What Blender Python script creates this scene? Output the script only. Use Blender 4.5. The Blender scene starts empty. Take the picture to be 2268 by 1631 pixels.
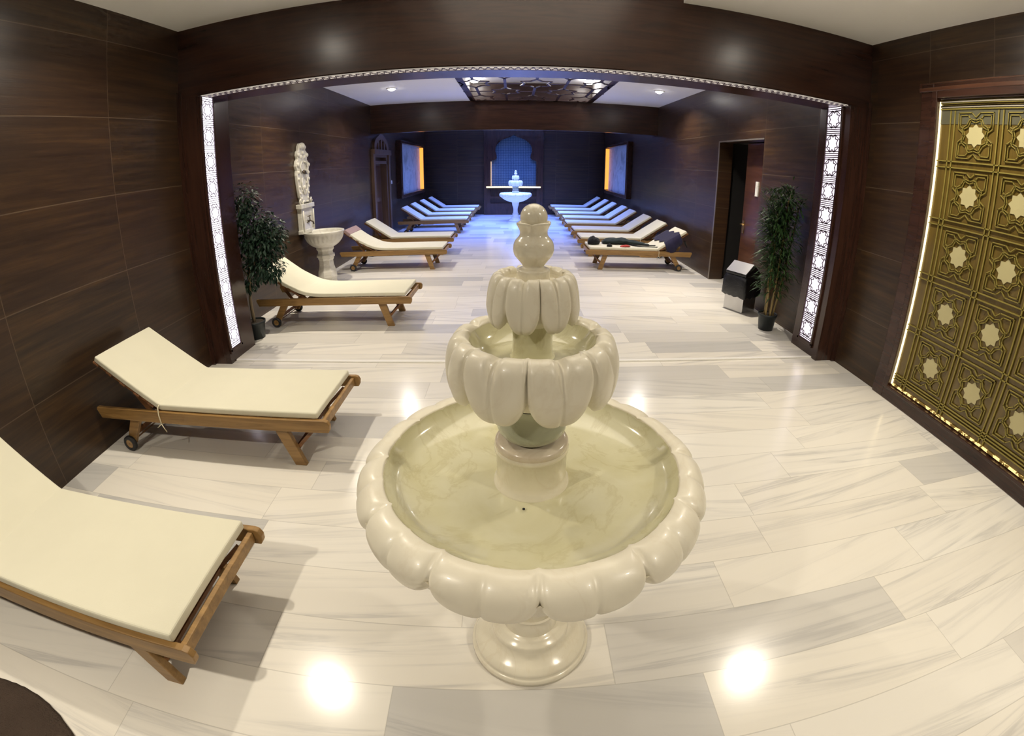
import bpy, math, random
from mathutils import Vector, Matrix
random.seed(7)
PI = math.pi
sc = bpy.context.scene
COL = sc.collection

# ------------------------------------------------------------------ mesh helpers
class MB:
    def __init__(s): s.v = []; s.f = []; s.m = []; s.sm = []
    def add(s, vs, fs, mi=0, smooth=False):
        o = len(s.v); s.v += [tuple(p) for p in vs]
        for f in fs: s.f.append([o+i for i in f]); s.m.append(mi); s.sm.append(smooth)
    def box(s, x0, y0, z0, x1, y1, z1, mi=0):
        v = [(x0,y0,z0),(x1,y0,z0),(x1,y1,z0),(x0,y1,z0),(x0,y0,z1),(x1,y0,z1),(x1,y1,z1),(x0,y1,z1)]
        s.add(v, [(0,3,2,1),(4,5,6,7),(0,1,5,4),(1,2,6,5),(2,3,7,6),(3,0,4,7)], mi)
        return s
    def prism(s, poly, ax, a, b, mi=0, smooth=False):
        """poly: 2d points; extruded along axis ax from a to b (x: (y,z) pts, y: (x,z), z: (x,y))"""
        def P(p, t):
            return {'x':(t,p[0],p[1]), 'y':(p[0],t,p[1]), 'z':(p[0],p[1],t)}[ax]
        n = len(poly)
        A = sum(poly[i][0]*poly[(i+1)%n][1]-poly[(i+1)%n][0]*poly[i][1] for i in range(n))
        pl = list(poly) if A > 0 else list(poly)[::-1]
        v = [P(p,a) for p in pl]+[P(p,b) for p in pl]
        flip = (ax == 'y') != (b < a)
        f = [tuple(range(n))[::-1], tuple(range(n,2*n))]+[(i,(i+1)%n,n+(i+1)%n,n+i) for i in range(n)]
        if flip: f = [tuple(reversed(q)) for q in f]
        s.add(v, f, mi, smooth); return s
    def tube(s, pts, r, n=8, mi=0, caps=True):
        pts = [Vector(p) for p in pts]; m = len(pts)
        rs = r if isinstance(r,(list,tuple)) else [r]*m
        vs = []; up = None
        for i,p in enumerate(pts):
            d = (pts[min(i+1,m-1)]-pts[max(i-1,0)]).normalized()
            if up is None: up = Vector((0,0,1)) if abs(d.z)<.9 else Vector((1,0,0))
            a = d.cross(up).normalized(); b = a.cross(d).normalized(); up = b
            for k in range(n):
                t = 2*PI*k/n; vs.append(p+(a*math.cos(t)+b*math.sin(t))*rs[i])
        fs = [(i*n+k,i*n+(k+1)%n,(i+1)*n+(k+1)%n,(i+1)*n+k) for i in range(m-1) for k in range(n)]
        if caps: fs += [tuple(range(n))[::-1], tuple((m-1)*n+k for k in range(n))]
        s.add(vs, fs, mi, True); return s
    def bar(s, p, q, w, t, nrm, mi=0):
        """flat bar from p to q, width w in-plane, thickness t along nrm"""
        p = Vector(p); q = Vector(q); nrm = Vector(nrm).normalized(); d = (q-p)
        if d.length < 1e-6: return s
        d.normalize(); a = d.cross(nrm).normalized()*w/2; h = nrm*t/2
        p = p-d*w/2; q = q+d*w/2
        v = [p-a-h,p+a-h,q+a-h,q-a-h,p-a+h,p+a+h,q+a+h,q-a+h]
        s.add(v, [(0,3,2,1),(4,5,6,7),(0,1,5,4),(1,2,6,5),(2,3,7,6),(3,0,4,7)], mi); return s
    def lathe(s, prof, n=48, c=(0,0,0), mi=0, mod=None, smooth=True):
        vs = []; fs = []
        for j,(r,z) in enumerate(prof):
            for k in range(n):
                t = 2*PI*k/n; rr, zz = (r,z) if mod is None else mod(r,z,t,j)
                vs.append((c[0]+rr*math.cos(t), c[1]+rr*math.sin(t), c[2]+zz))
        for j in range(len(prof)-1):
            for k in range(n):
                k2 = (k+1)%n; fs.append((j*n+k,j*n+k2,(j+1)*n+k2,(j+1)*n+k))
        s.add(vs, fs, mi, smooth); return s
    def build(s, name, mat, parent=None, loc=None, bevel=0, seg=2, solid=None):
        me = bpy.data.meshes.new(name); me.from_pydata(s.v, [], s.f); me.update()
        for m in (mat if isinstance(mat,(list,tuple)) else [mat]): me.materials.append(m)
        me.polygons.foreach_set('material_index', s.m); me.polygons.foreach_set('use_smooth', s.sm)
        o = bpy.data.objects.new(name, me); COL.objects.link(o)
        if parent: o.parent = parent
        if loc: o.location = loc
        if bevel:
            b = o.modifiers.new('bevel','BEVEL'); b.width = bevel; b.segments = seg; b.limit_method = 'ANGLE'; b.angle_limit = math.radians(35)
            if seg > 1: b.harden_normals = False
        return o

def smooth_curve(ctrl, k=5):
    out = []
    n = len(ctrl)
    for i in range(n-1):
        p0 = ctrl[max(i-1,0)]; p1 = ctrl[i]; p2 = ctrl[i+1]; p3 = ctrl[min(i+2,n-1)]
        for j in range(k):
            t = j/k
            out.append(tuple(.5*((2*b)+(-a+c)*t+(2*a-5*b+4*c-d)*t*t+(-a+3*b-3*c+d)*t**3) for a,b,c,d in zip(p0,p1,p2,p3)))
    out.append(tuple(ctrl[-1])); return out

def empty(name, loc=(0,0,0), rz=0):
    o = bpy.data.objects.new(name, None); COL.objects.link(o); o.location = loc; o.rotation_euler = (0,0,rz)
    o.empty_display_size = .1; return o
def tag(o, label, cat, group=None, kind=None):
    o['label'] = label; o['category'] = cat
    if group: o['group'] = group
    if kind: o['kind'] = kind
    return o
def thing(name, loc, label, cat, group=None, rz=0): return tag(empty(name, loc, rz), label, cat, group)
def struct(name, mb, mat, label=None, bevel=0):
    o = mb.build(name, mat, bevel=bevel); o['kind'] = 'structure'
    if label: o['label'] = label
    return o
def kids(o): return [c for c in bpy.data.objects if c.parent == o]
def copy_tree(o, parent=None):
    c = o.copy(); COL.objects.link(c)
    if parent: c.parent = parent
    for ch in kids(o): copy_tree(ch, c)
    return c

# ------------------------------------------------------------------ materials
class NT:
    def __init__(s, name):
        s.m = bpy.data.materials.new(name); s.m.use_nodes = True; s.t = s.m.node_tree; s.t.nodes.clear()
        s.out = s.n('ShaderNodeOutputMaterial'); s.p = s.n('ShaderNodeBsdfPrincipled'); s.l(s.p.outputs[0], s.out.inputs[0])
    def n(s, typ, **kw):
        nd = s.t.nodes.new(typ)
        for k,v in kw.items(): setattr(nd, k, v)
        return nd
    def l(s, a, b): s.t.links.new(a, b)
    def inp(s, nd, i, v):
        if hasattr(v,'is_output') or isinstance(v, bpy.types.NodeSocket): s.l(v, nd.inputs[i])
        else: nd.inputs[i].default_value = v
    def math(s, op, a, b=0., c=None):
        nd = s.n('ShaderNodeMath', operation=op); s.inp(nd,0,a); s.inp(nd,1,b)
        if c is not None: s.inp(nd,2,c)
        return nd.outputs[0]
    def xyz(s):
        tc = s.n('ShaderNodeTexCoord'); sp = s.n('ShaderNodeSeparateXYZ'); s.l(tc.outputs['Object'], sp.inputs[0])
        return tc.outputs['Object'], sp.outputs
    def comb(s, x, y, z):
        nd = s.n('ShaderNodeCombineXYZ'); s.inp(nd,0,x); s.inp(nd,1,y); s.inp(nd,2,z); return nd.outputs[0]
    def noise(s, vec, scale=5., detail=4., rough=.55, dist=0.):
        nd = s.n('ShaderNodeTexNoise'); s.l(vec, nd.inputs['Vector']); nd.inputs['Scale'].default_value = scale
        nd.inputs['Detail'].default_value = detail; nd.inputs['Roughness'].default_value = rough; nd.inputs['Distortion'].default_value = dist
        return nd.outputs['Fac']
    def white(s, vec):
        nd = s.n('ShaderNodeTexWhiteNoise', noise_dimensions='3D'); s.l(vec, nd.inputs['Vector']); return nd.outputs['Value'], nd.outputs['Color']
    def ramp(s, fac, stops, interp='LINEAR'):
        nd = s.n('ShaderNodeValToRGB'); nd.color_ramp.interpolation = interp; s.l(fac, nd.inputs[0]); cr = nd.color_ramp
        while len(cr.elements) < len(stops): cr.elements.new(.5)
        for e,(p,c) in zip(cr.elements, stops):
            e.position = p; e.color = (*c,1) if len(c)==3 else c
        return nd.outputs[0]
    def mix(s, fac, a, b, mode='MIX'):
        nd = s.n('ShaderNodeMix', data_type='RGBA', blend_type=mode)
        s.inp(nd, 0, fac)
        for i,v in ((6,a),(7,b)):
            if isinstance(v, tuple): nd.inputs[i].default_value = (*v,1) if len(v)==3 else v
            else: s.l(v, nd.inputs[i])
        return nd.outputs[2]
    def bump(s, h, strength=.2, dist=.01):
        nd = s.n('ShaderNodeBump'); nd.inputs['Strength'].default_value = strength; nd.inputs['Distance'].default_value = dist
        s.l(h, nd.inputs['Height']); s.l(nd.outputs[0], s.p.inputs['Normal'])
    def set(s, base=None, rough=None, metal=None, coat=None, coat_r=None, spec=None, emis=None, es=None):
        for k,v in (('Base Color',base),('Roughness',rough),('Metallic',metal),('Coat Weight',coat),('Coat Roughness',coat_r),('Specular IOR Level',spec),('Emission Color',emis),('Emission Strength',es)):
            if v is None: continue
            if isinstance(v, bpy.types.NodeSocket): s.l(v, s.p.inputs[k])
            else: s.p.inputs[k].default_value = (*v,1) if isinstance(v,tuple) and len(v)==3 else v
        return s.m

def plain(name, c, rough=.5, metal=0., coat=0., var=.12, scale=12., bump=0.):
    t = NT(name); vec,_ = t.xyz(); nz = t.noise(vec, scale, 5.)
    col = t.mix(nz, tuple(x*(1-var) for x in c), tuple(min(1,x*(1+var)) for x in c))
    if bump: t.bump(nz, bump, .01)
    return t.set(base=col, rough=rough, metal=metal, coat=coat, coat_r=.08)
def emit(name, c, s):
    t = NT(name); return t.set(base=(.08,.08,.08), rough=.5, emis=c, es=s)

def wood_tile(name, hor, row, row0, colw, col0, only_below=None, dark=1.0):
    """dark wood-look porcelain tiles with thin light joints; hor = index of the horizontal axis"""
    t = NT(name); vec, X = t.xyz(); H = X[hor]; Z = X[2]
    rv = t.math('DIVIDE', t.math('SUBTRACT', Z, row0), row); ri = t.math('FLOOR', rv); rf = t.math('FRACT', rv)
    cv = t.math('DIVIDE', t.math('SUBTRACT', H, col0), colw); ci = t.math('FLOOR', cv); cf = t.math('FRACT', cv)
    wn, wc = t.white(t.comb(ri, ci, 3.1))
    gv = t.comb(t.math('MULTIPLY', H, .8), t.math('MULTIPLY', Z, 15.), t.math('MULTIPLY', wn, 37.))
    g1 = t.noise(gv, 1.5, 9., .62, .25)
    gv2 = t.comb(t.math('MULTIPLY', H, 2.5), t.math('MULTIPLY', Z, 70.), t.math('MULTIPLY', wn, 11.))
    g2 = t.noise(gv2, 2., 4., .6, .2)
    col = t.ramp(g1, [(.25,(.014,.008,.005)),(.48,(.041,.0225,.0105)),(.70,(.082,.043,.0155)),(.88,(.105,.056,.022))])
    col = t.mix(t.math('MULTIPLY', g2, .55), col, (.012,.007,.005))
    col = t.mix(t.math('MULTIPLY', wn, .35), col, (.04*dark,.018*dark,.012*dark))
    def line(fr, w):
        a = t.math('LESS_THAN', fr, w); b = t.math('GREATER_THAN', fr, 1-w); return t.math('MAXIMUM', a, b)
    lr = line(rf, .0035/row); lc = line(cf, .003/colw)
    if only_below is not None: lc = t.math('MULTIPLY', lc, t.math('LESS_THAN', H, only_below))
    ln = t.math('MAXIMUM', lr, lc)
    col = t.mix(t.math('MULTIPLY', ln, .62), col, (.12,.085,.055))
    t.bump(t.math('SUBTRACT', g2, t.math('MULTIPLY', ln, 2.)), .12, .004)
    return t.set(base=col, rough=t.math('ADD', .27, t.math('MULTIPLY', g2, .12)), spec=.5)

def veneer(name, c1, c2, hor='z', rough=.25, coat=.3, sc_=1.0):
    t = NT(name); vec, X = t.xyz()
    k = {'z':(9.,9.,.7),'x':(.7,9.,9.),'y':(9.,.7,9.)}[hor]
    gv = t.comb(*[t.math('MULTIPLY', X[i], k[i]*sc_) for i in range(3)])
    g = t.noise(gv, 2.2, 7., .6, .7)
    col = t.ramp(g, [(.3,c1),(.7,c2)])
    t.bump(g, .05, .003)
    return t.set(base=col, rough=rough, coat=coat, coat_r=.12)

def marble_floor():
    t = NT('floor_marble'); vec, X = t.xyz(); ROW = .2925
    rv = t.math('DIVIDE', t.math('SUBTRACT', X[1], 1.775-ROW*6), ROW); ri = t.math('FLOOR', rv); rf = t.math('FRACT', rv)
    w1,_ = t.white(t.comb(ri, 1.7, 0.)); w2,_ = t.white(t.comb(ri, 5.3, 2.))
    ln = t.math('ADD', 1.12, t.math('MULTIPLY', w2, .35))
    cv = t.math('DIVIDE', t.math('ADD', X[0], t.math('ADD', 20., t.math('MULTIPLY', w1, 1.3))), ln); ci = t.math('FLOOR', cv); cf = t.math('FRACT', cv)
    wn,wc = t.white(t.comb(ri, ci, 9.)); wm,_ = t.white(t.comb(ri, ci, 21.))
    sl = t.math('MULTIPLY', t.math('SUBTRACT', wm, .5), .5)
    yy = t.math('ADD', X[1], t.math('MULTIPLY', X[0], sl))
    gv = t.comb(t.math('ADD', t.math('MULTIPLY', X[0], .5), t.math('MULTIPLY', wn, 50.)), t.math('MULTIPLY', yy, 11.), t.math('MULTIPLY', wm, 30.))
    g = t.noise(gv, 1.25, 6., .55, .5)
    gs = t.noise(t.comb(t.math('ADD', t.math('MULTIPLY', X[0], .5), t.math('MULTIPLY', wm, 20.)), t.math('MULTIPLY', yy, 5.), t.math('MULTIPLY', wn, 30.)), 1.0, 2., .5, .2)
    streak = t.ramp(g, [(.47,(0,0,0)),(.55,(.22,.22,.22)),(.60,(.75,.75,.75)),(.64,(.25,.25,.25)),(.72,(.9,.9,.9))])
    amt = t.math('MULTIPLY', streak, t.ramp(gs, [(.38,(.12,.12,.12)),(.62,(1,1,1))]))
    base = t.ramp(wn, [(0.,(.84,.80,.715)),(.30,(.78,.735,.65)),(.5,(.82,.785,.71)),(.75,(.70,.665,.605)),(.93,(.53,.515,.49))])
    base = t.mix(t.math('MULTIPLY', gs, .3), base, (.86,.84,.79))
    col = t.mix(t.math('MULTIPLY', amt, .60), base, (.34,.335,.34))
    def line(fr, w):
        return t.math('MAXIMUM', t.math('LESS_THAN', fr, w), t.math('GREATER_THAN', fr, 1-w))
    gl = t.math('MAXIMUM', line(rf, .0022/ROW), line(cf, .0016))
    col = t.mix(t.math('MULTIPLY', gl, .38), col, (.33,.31,.27))
    return t.set(base=col, rough=t.math('ADD', .145, t.math('MULTIPLY', g, .06)), spec=.5)

def fountain_marble(name, a, b, veinc, vein=.35, rough=.2, coat=.5):
    t = NT(name); vec,_ = t.xyz()
    n1 = t.noise(vec, 7., 5., .5, .6); n2 = t.noise(vec, 3., 7., .6, 1.6)
    col = t.mix(t.ramp(n1, [(.35,(0,0,0)),(.7,(1,1,1))]), a, b)
    v = t.ramp(n2, [(.47,(0,0,0)),(.5,(1,1,1)),(.53,(0,0,0))])
    col = t.mix(t.math('MULTIPLY', v, vein), col, veinc)
    return t.set(base=col, rough=rough, coat=coat, coat_r=.06)

M = {}
M['wallL'] = wood_tile('wood_tile_left', 1, .59, 0., 1.165, 1.80)
M['wallR'] = wood_tile('wood_tile_right', 1, .61, -.02, .66, 3.10, only_below=3.2)
M['wallF'] = wood_tile('wood_tile_hall', 1, .60, .03, 1.2, 5.85)
M['wallB'] = wood_tile('wood_tile_back', 0, .60, .03, 1.2, -3.3)
M['dark'] = veneer('dark_lacquered_wood', (.026,.0105,.007), (.055,.023,.014), 'x', .27, 0.)
M['darkv'] = veneer('dark_lacquered_wood_upright', (.026,.0105,.007), (.052,.022,.014), 'z', .24, .25)
M['darky'] = veneer('dark_lacquered_wood_lengthwise', (.026,.0105,.007), (.052,.022,.014), 'y', .26, .2)
M['redwood'] = veneer('reddish_brown_wood', (.05,.018,.01), (.10,.04,.02), 'y', .3, .2)
M['portal'] = veneer('brown_door_wood', (.085,.05,.035), (.15,.09,.06), 'z', .4, .1)
M['teak'] = veneer('teak', (.19,.103,.031), (.38,.22,.072), 'x', .42, .1, 1.6)
M['teakd'] = veneer('teak_darker', (.13,.055,.02), (.27,.12,.045), 'x', .5, 0., 1.6)
M['floor'] = marble_floor()
M['ceil'] = plain('white_ceiling_paint', (.84,.83,.80), .75, var=.03, scale=2.)
M['marble'] = fountain_marble('cream_marble', (.87,.815,.665), (.81,.755,.61), (.66,.55,.37), .18)
M['honed'] = fountain_marble('honed_cream_marble', (.87,.82,.68), (.82,.765,.63), (.66,.56,.40), .15, .34, .12)
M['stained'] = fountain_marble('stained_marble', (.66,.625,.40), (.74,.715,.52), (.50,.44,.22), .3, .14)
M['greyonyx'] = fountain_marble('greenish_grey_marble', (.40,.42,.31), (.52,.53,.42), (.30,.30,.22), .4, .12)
M['pinkish'] = fountain_marble('rosy_marble', (.74,.66,.53), (.70,.60,.47), (.55,.42,.28), .2, .2)
M['stone'] = fountain_marble('carved_white_stone', (.68,.66,.59), (.60,.58,.50), (.35,.32,.26), .25, .45)
M['nosing'] = plain('white_stone_edge', (.88,.86,.82), .2, var=.03)
M['cream'] = None
def fabric(name, c, var=.06):
    t = NT(name); vec,_ = t.xyz(); n = t.noise(vec, 4., 3.); w = t.noise(vec, 420., 2.)
    col = t.mix(n, tuple(x*(1-var) for x in c), tuple(x*(1+var*.5) for x in c))
    t.bump(w, .25, .002)
    t.p.inputs['Sheen Weight'].default_value = .15
    return t.set(base=col, rough=.9, spec=.2)
M['cream'] = fabric('cream_canvas', (.72,.69,.545))
M['navy'] = fabric('navy_cloth', (.02,.018,.05))
M['black'] = fabric('black_cloth', (.012,.013,.016))
M['green_black'] = fabric('dark_green_cloth', (.018,.028,.028))
M['red'] = fabric('red_cloth', (.45,.06,.05))
M['mauve'] = fabric('mauve_cloth', (.36,.25,.25))
M['tie'] = fabric('cotton_tie', (.66,.60,.42))
M['rubber'] = plain('black_rubber', (.018,.018,.02), .6)
M['bag'] = plain('black_plastic_bag', (.008,.009,.013), .28, bump=.6, scale=30.)
M['pot'] = plain('black_plastic_pot', (.012,.017,.018), .45)
M['soil'] = plain('dark_soil', (.03,.02,.012), .95, bump=.6, scale=80.)
M['steel'] = plain('brushed_steel', (.55,.55,.56), .22, 1., var=.06)
M['bronze'] = plain('dark_bronze', (.10,.08,.06), .35, 1.)
M['brass'] = plain('brass', (.62,.42,.16), .3, 1.)
M['white_plastic'] = plain('white_plastic', (.75,.74,.70), .4, var=.03)
M['mat'] = None
t = NT('brown_pile'); vec,_ = t.xyz(); n = t.noise(vec, 160., 4.); n2 = t.noise(vec, 6., 3.)
t.bump(n, 1., .02); M['mat'] = t.set(base=t.mix(n2, (.075,.053,.040), (.125,.09,.068)), rough=.95, spec=.1)
M['trunk'] = plain('bark', (.20,.15,.085), .8, bump=.5, scale=40.)
M['cane'] = plain('bamboo_cane', (.26,.185,.07), .5, var=.25, scale=14.)
def leafmat(name, a, b):
    t = NT(name); vec,_ = t.xyz(); n = t.noise(vec, 16., 3.)
    return t.set(base=t.mix(t.ramp(n,[(.35,(0,0,0)),(.65,(1,1,1))]), a, b), rough=.5, spec=.35)
M['ficus'] = leafmat('ficus_leaves', (.010,.028,.017), (.024,.056,.028))
M['bamboo'] = leafmat('bamboo_leaves', (.014,.040,.014), (.045,.105,.025))
M['gold'] = plain('gold_lattice', (.29,.235,.052), .42, .3, var=.1, scale=3.)
M['goldback'] = veneer('olive_brown_back', (.105,.07,.016), (.15,.10,.022), 'z', .2, .4)
M['starplate'] = plain('frosted_star_glass', (.47,.42,.22), .35, var=.1, scale=3.)
M['latt'] = plain('pale_lilac_lattice', (.13,.10,.13), .5)
M['lattice_wood'] = veneer('ceiling_lattice_wood', (.03,.014,.012), (.06,.028,.022), 'x', .4, .1)
M['strip_white'] = emit('lit_white_panel', (.95,.88,1.), 3.2)
M['strip_lilac'] = emit('lit_lilac_panel', (.97,.86,1.), 1.9)
M['strip_gold'] = emit('lit_gold_edge', (1.,.80,.42), 2.2)
M['strip_orange'] = emit('lit_orange_edge', (1.,.36,.035), 1.5)
M['strip_shelf'] = emit('lit_shelf_edge', (1.,.93,.45), 7.)
M['lens'] = emit('lamp_lens', (1.,.93,.80), 105.)
M['lens_cool'] = emit('lamp_lens_cool', (1.,.95,.90), 45.)
for k_ in ('strip_gold','strip_orange','strip_shelf'): M[k_].cycles.emission_sampling = 'NONE'
M['recess'] = plain('recess_white', (.7,.68,.68), .7)
t = NT('blue_grey_picture'); vec,_ = t.xyz(); n = t.noise(vec, 1.1, 5., .6, 1.8)
M['picture'] = t.set(base=t.ramp(n, [(.35,(.20,.23,.23)),(.5,(.42,.46,.46)),(.62,(.26,.30,.30)),(.75,(.56,.6,.6))]), rough=.4)
# niche wall tiles: small patterned blue-grey ceramic
t = NT('patterned_blue_tiles'); vec, X = t.xyz()
sx = t.math('SINE', t.math('MULTIPLY', X[0], 52.)); sz = t.math('SINE', t.math('MULTIPLY', X[2], 52.))
pz = t.math('ABSOLUTE', t.math('MULTIPLY', sx, sz)); nn = t.noise(vec, 22., 3.)
M['tiles'] = t.set(base=t.ramp(t.math('ADD', t.math('MULTIPLY', pz, .6), t.math('MULTIPLY', nn, .4)), [(.25,(.03,.055,.085)),(.6,(.09,.14,.17))]), rough=.25)
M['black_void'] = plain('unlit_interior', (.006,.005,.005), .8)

# ------------------------------------------------------------------ room shell
XL, XR, XFL, XFR = -3.06, 3.333, -3.30, 3.28
ZC, ZF, YP0, YP1, YB, YE = 3.20, 3.26, 3.86, 4.36, 10.85, 17.5
ST = .012
struct('floor', MB().box(-3.5,-3.6,-.1, 3.7,3.95,0.), M['floor'])
struct('floor_back', MB().box(-4.2,3.95,-.1, 4.6,18.2,ST), M['floor'])
struct('trim_1', MB().box(-2.82,3.935,0., 3.09,3.972,ST+.003), M['nosing'], 'white stone edge of the low step between the two rooms', bevel=.003)
struct('wall_left', MB().box(XL-.25,-3.6,0, XL,YP0+.1,3.7), M['wallL'])
struct('wall_right', MB().box(XR,-3.6,0, XR+.25,YP0+.1,3.7), M['wallR'])
struct('wall_rear', MB().box(-3.4,-3.75,0, 3.7,-3.6,3.7), M['wallB'])
# near ceiling with a raised middle bay
w = MB(); w.box(XL,-3.6,ZC, -1.02,YP0,3.7); w.box(1.366,-3.6,ZC, XR,YP0,3.7); w.box(-1.02,-3.6,ZC, 1.366,1.0,3.7); w.box(-1.02,1.0,3.55, 1.366,YP0,3.7)
struct('ceiling', w, M['ceil'])
# partition: two pilasters and a deep lintel
w = MB(); w.box(XL-.2,YP0,0, -2.83,YP1,2.56); w.box(3.09,YP0,0, XR+.2,YP1,2.56)
struct('wall_partition', w, M['darkv'])
w = MB(); w.box(XL-.2,YP0,2.56, XR+.2,YP1,3.7); w.box(-2.83,YP0-.012,2.566,3.09,YP0+.01,2.59)
struct('wall_lintel', w, M['dark'])
for i,(x0,x1) in enumerate(((-3.075,-3.02),(3.285,3.345))):
    struct('trim_%d'%(i+2), MB().box(x0,YP0-.03,0,x1,YP0+.01,2.62), M['darkv'])
# left far wall with a doorway
w = MB(); w.box(XFL-.25,YP1,0, XFL,10.98,3.7); w.box(XFL-.25,12.12,0, XFL,YE+.3,3.7); w.box(XFL-.25,10.98,2.12, XFL,12.12,3.7)
struct('wall_left_back', w, M['wallF'])
# right far wall with a deep door recess
w = MB(); w.box(XFR,YP1,0, XFR+.25,5.87,3.7); w.box(XFR,7.35,0, XFR+.25,YE+.3,3.7); w.box(XFR,5.87,2.31, XFR+.25,7.35,3.7)
struct('wall_right_back', w, M['wallF'])
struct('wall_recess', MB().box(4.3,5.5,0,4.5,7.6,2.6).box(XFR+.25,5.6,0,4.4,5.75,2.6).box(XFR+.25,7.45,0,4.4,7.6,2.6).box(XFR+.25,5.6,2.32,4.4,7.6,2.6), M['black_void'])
struct('trim_4', MB().box(XFR-.006,7.335,ST,XFR+.006,7.362,2.31).box(XFR-.006,5.87,2.30,XFR+.006,7.362,2.322), plain('metal_edge_trim',(.30,.27,.24),.35,.7), 'thin metal edge around the door recess')
struct('wall_back', MB().box(-3.6,YE,0, 3.6,YE+.2,3.7), M['wallB'])
# far ceiling, raised lattice bay
LX0, LX1, LY0 = -1.0, 1.72, 6.4
w = MB(); w.box(XFL,YP1,ZF, LX0,YB,3.75); w.box(LX1,YP1,ZF, XFR,YB,3.75); w.box(LX0,YP1,ZF, LX1,LY0,3.75); w.box(LX0,LY0,3.66, LX1,YB,3.75)
struct('ceiling_back', w, M['ceil'])
struct('ceiling_end', MB().box(XFL,YB,ZF, XFR,YE,3.6), M['ceil'])
struct('wall_beam', MB().box(XFL,YB,2.61, XFR,YB+.30,ZF+.3), M['dark'])
struct('trim_5', MB().box(XFL,YB-.01,2.60, XFR,YB+.02,2.63), M['dark'])
struct('trim_6', MB().box(LX0+.001,YB-.03,ZF+.01,LX1-.001,YB-.001,3.65).box(LX0+.001,LY0,ZF+.01,LX1-.001,LY0+.02,3.65), M['lattice_wood'])

# ------------------------------------------------------------------ lattice pieces
def star(cx, cz, R, r, n=8, rot=0.):
    return [(cx+(R if i%2==0 else r)*math.cos(rot+PI*i/n), cz+(R if i%2==0 else r)*math.sin(rot+PI*i/n)) for i in range(2*n)]
def girih_segments(w, h):
    """line segments of one square cell centred on 0: star outline, linked boxes and bands"""
    S = []
    def loop(p): 
        for i in range(len(p)): S.append((p[i], p[(i+1)%len(p)]))
    loop(star(0,0,.30*w,.235*w,8,PI/8)); loop(star(0,0,.345*w,.285*w,8,PI/8))
    for sx in (-1,1):
        for sz in (-1,1):
            a = (sx*.10*w, sz*.27*h); b = (sx*.18*w, sz*.38*h); c = (sx*.36*w, sz*.38*h); d = (sx*.36*w, sz*.18*h); e = (sx*.27*w, sz*.10*h)
            S += [(a,b),(b,c),(c,d),(d,e)]
            S += [((sx*.10*w, sz*.43*h),(sx*.41*w, sz*.43*h)), ((sx*.41*w, sz*.43*h),(sx*.41*w, sz*.13*h)), ((sx*.41*w, sz*.13*h),(sx*.31*w, sz*.06*h)),((sx*.10*w, sz*.43*h),(0, sz*.34*h))]
    return S

# lit lattice strips in the opening
def lattice_panel(name, side, label):
    x = -2.83 if side < 0 else 3.09
    y0, y1 = (3.90,4.075) if side < 0 else (3.99,4.215)
    nx = 1 if side < 0 else -1
    root = thing(name, (x, (y0+y1)/2, .15), label, 'light', 'lit lattice strips of the opening')
    cy, cz = (y0+y1)/2, .15; hw = (y1-y0)/2; H = 2.405
    MB().box(0.0005*nx if nx>0 else -.004, -hw, 0, .004 if nx>0 else -.0005, hw, H).build('light_panel', M['strip_white'] if side < 0 else M['strip_lilac'], root)
    bw = .006 if side < 0 else .010
    m = MB(); X = nx*.010; N = 10; ch = H/N; nr = (nx,0,0)
    for k in range(N):
        c = (k+.5)*ch
        for (p,q) in [(star(0,c,hw*.80,hw*.56,8,PI/8)[i], star(0,c,hw*.80,hw*.56,8,PI/8)[(i+1)%16]) for i in range(16)]:
            m.bar((X,p[0],p[1]),(X,q[0],q[1]),bw,.005,nr)
        for dz in (-.5,-.42,-.34,.34,.42):
            m.bar((X,-hw,c+dz*ch),(X,hw,c+dz*ch),bw,.005,nr)
        for sy in (-1,1):
            m.bar((X,sy*hw*.55,c+ch*.28),(X,sy*hw*.95,c+ch*.14),bw*.85,.005,nr); m.bar((X,sy*hw*.55,c-ch*.28),(X,sy*hw*.95,c-ch*.14),bw*.85,.005,nr)
            m.bar((X,sy*hw*.55,c+ch*.28),(X,sy*hw*.30,c+ch*.36),bw*.85,.005,nr); m.bar((X,sy*hw*.55,c-ch*.28),(X,sy*hw*.30,c-ch*.36),bw*.85,.005,nr)
    for sy in (-1,1): m.bar((X,sy*hw,0),(X,sy*hw,H),.007,.010,nr)
    m.build('lattice', M['latt'], root)
    f = MB(); f.box(min(0,nx*.02),-hw-.03,-.03,max(0,nx*.02),-hw-.004,H); f.box(min(0,nx*.02),hw+.004,-.03,max(0,nx*.02),hw+.03,H); f.box(min(0,nx*.02),-hw-.03,-.05,max(0,nx*.02),hw+.03,-.004)
    f.build('frame', M['darkv'], root, bevel=.003)
    return root
lattice_panel('lattice_light_panel', -1, 'tall white lit lattice strip in the left side of the wide opening')
lattice_panel('lattice_light_panel', 1, 'tall white lit lattice strip in the right side of the wide opening')
root = thing('lattice_light_panel', (.13,3.935,2.56), 'long thin lit lattice strip along the underside of the lintel', 'light', 'lit lattice strips of the opening')
MB().box(-2.94,-.055,-.004, 2.94,.055,-.0005).build('light_panel', emit('dim_lit_panel',(1.,.88,.74),.75), root)
m = MB()
for k in range(98):
    x = -2.93+k*.06; m.bar((x,-.055,-.007),(x+.03,.055,-.007),.010,.003,(0,0,1)); m.bar((x+.03,.055,-.007),(x+.06,-.055,-.007),.010,.003,(0,0,1))
for y in (-.055,0,.055): m.bar((-2.93,y,-.007),(2.93,y,-.007),.008,.003,(0,0,1))
m.build('lattice', M['latt'], root)

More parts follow.
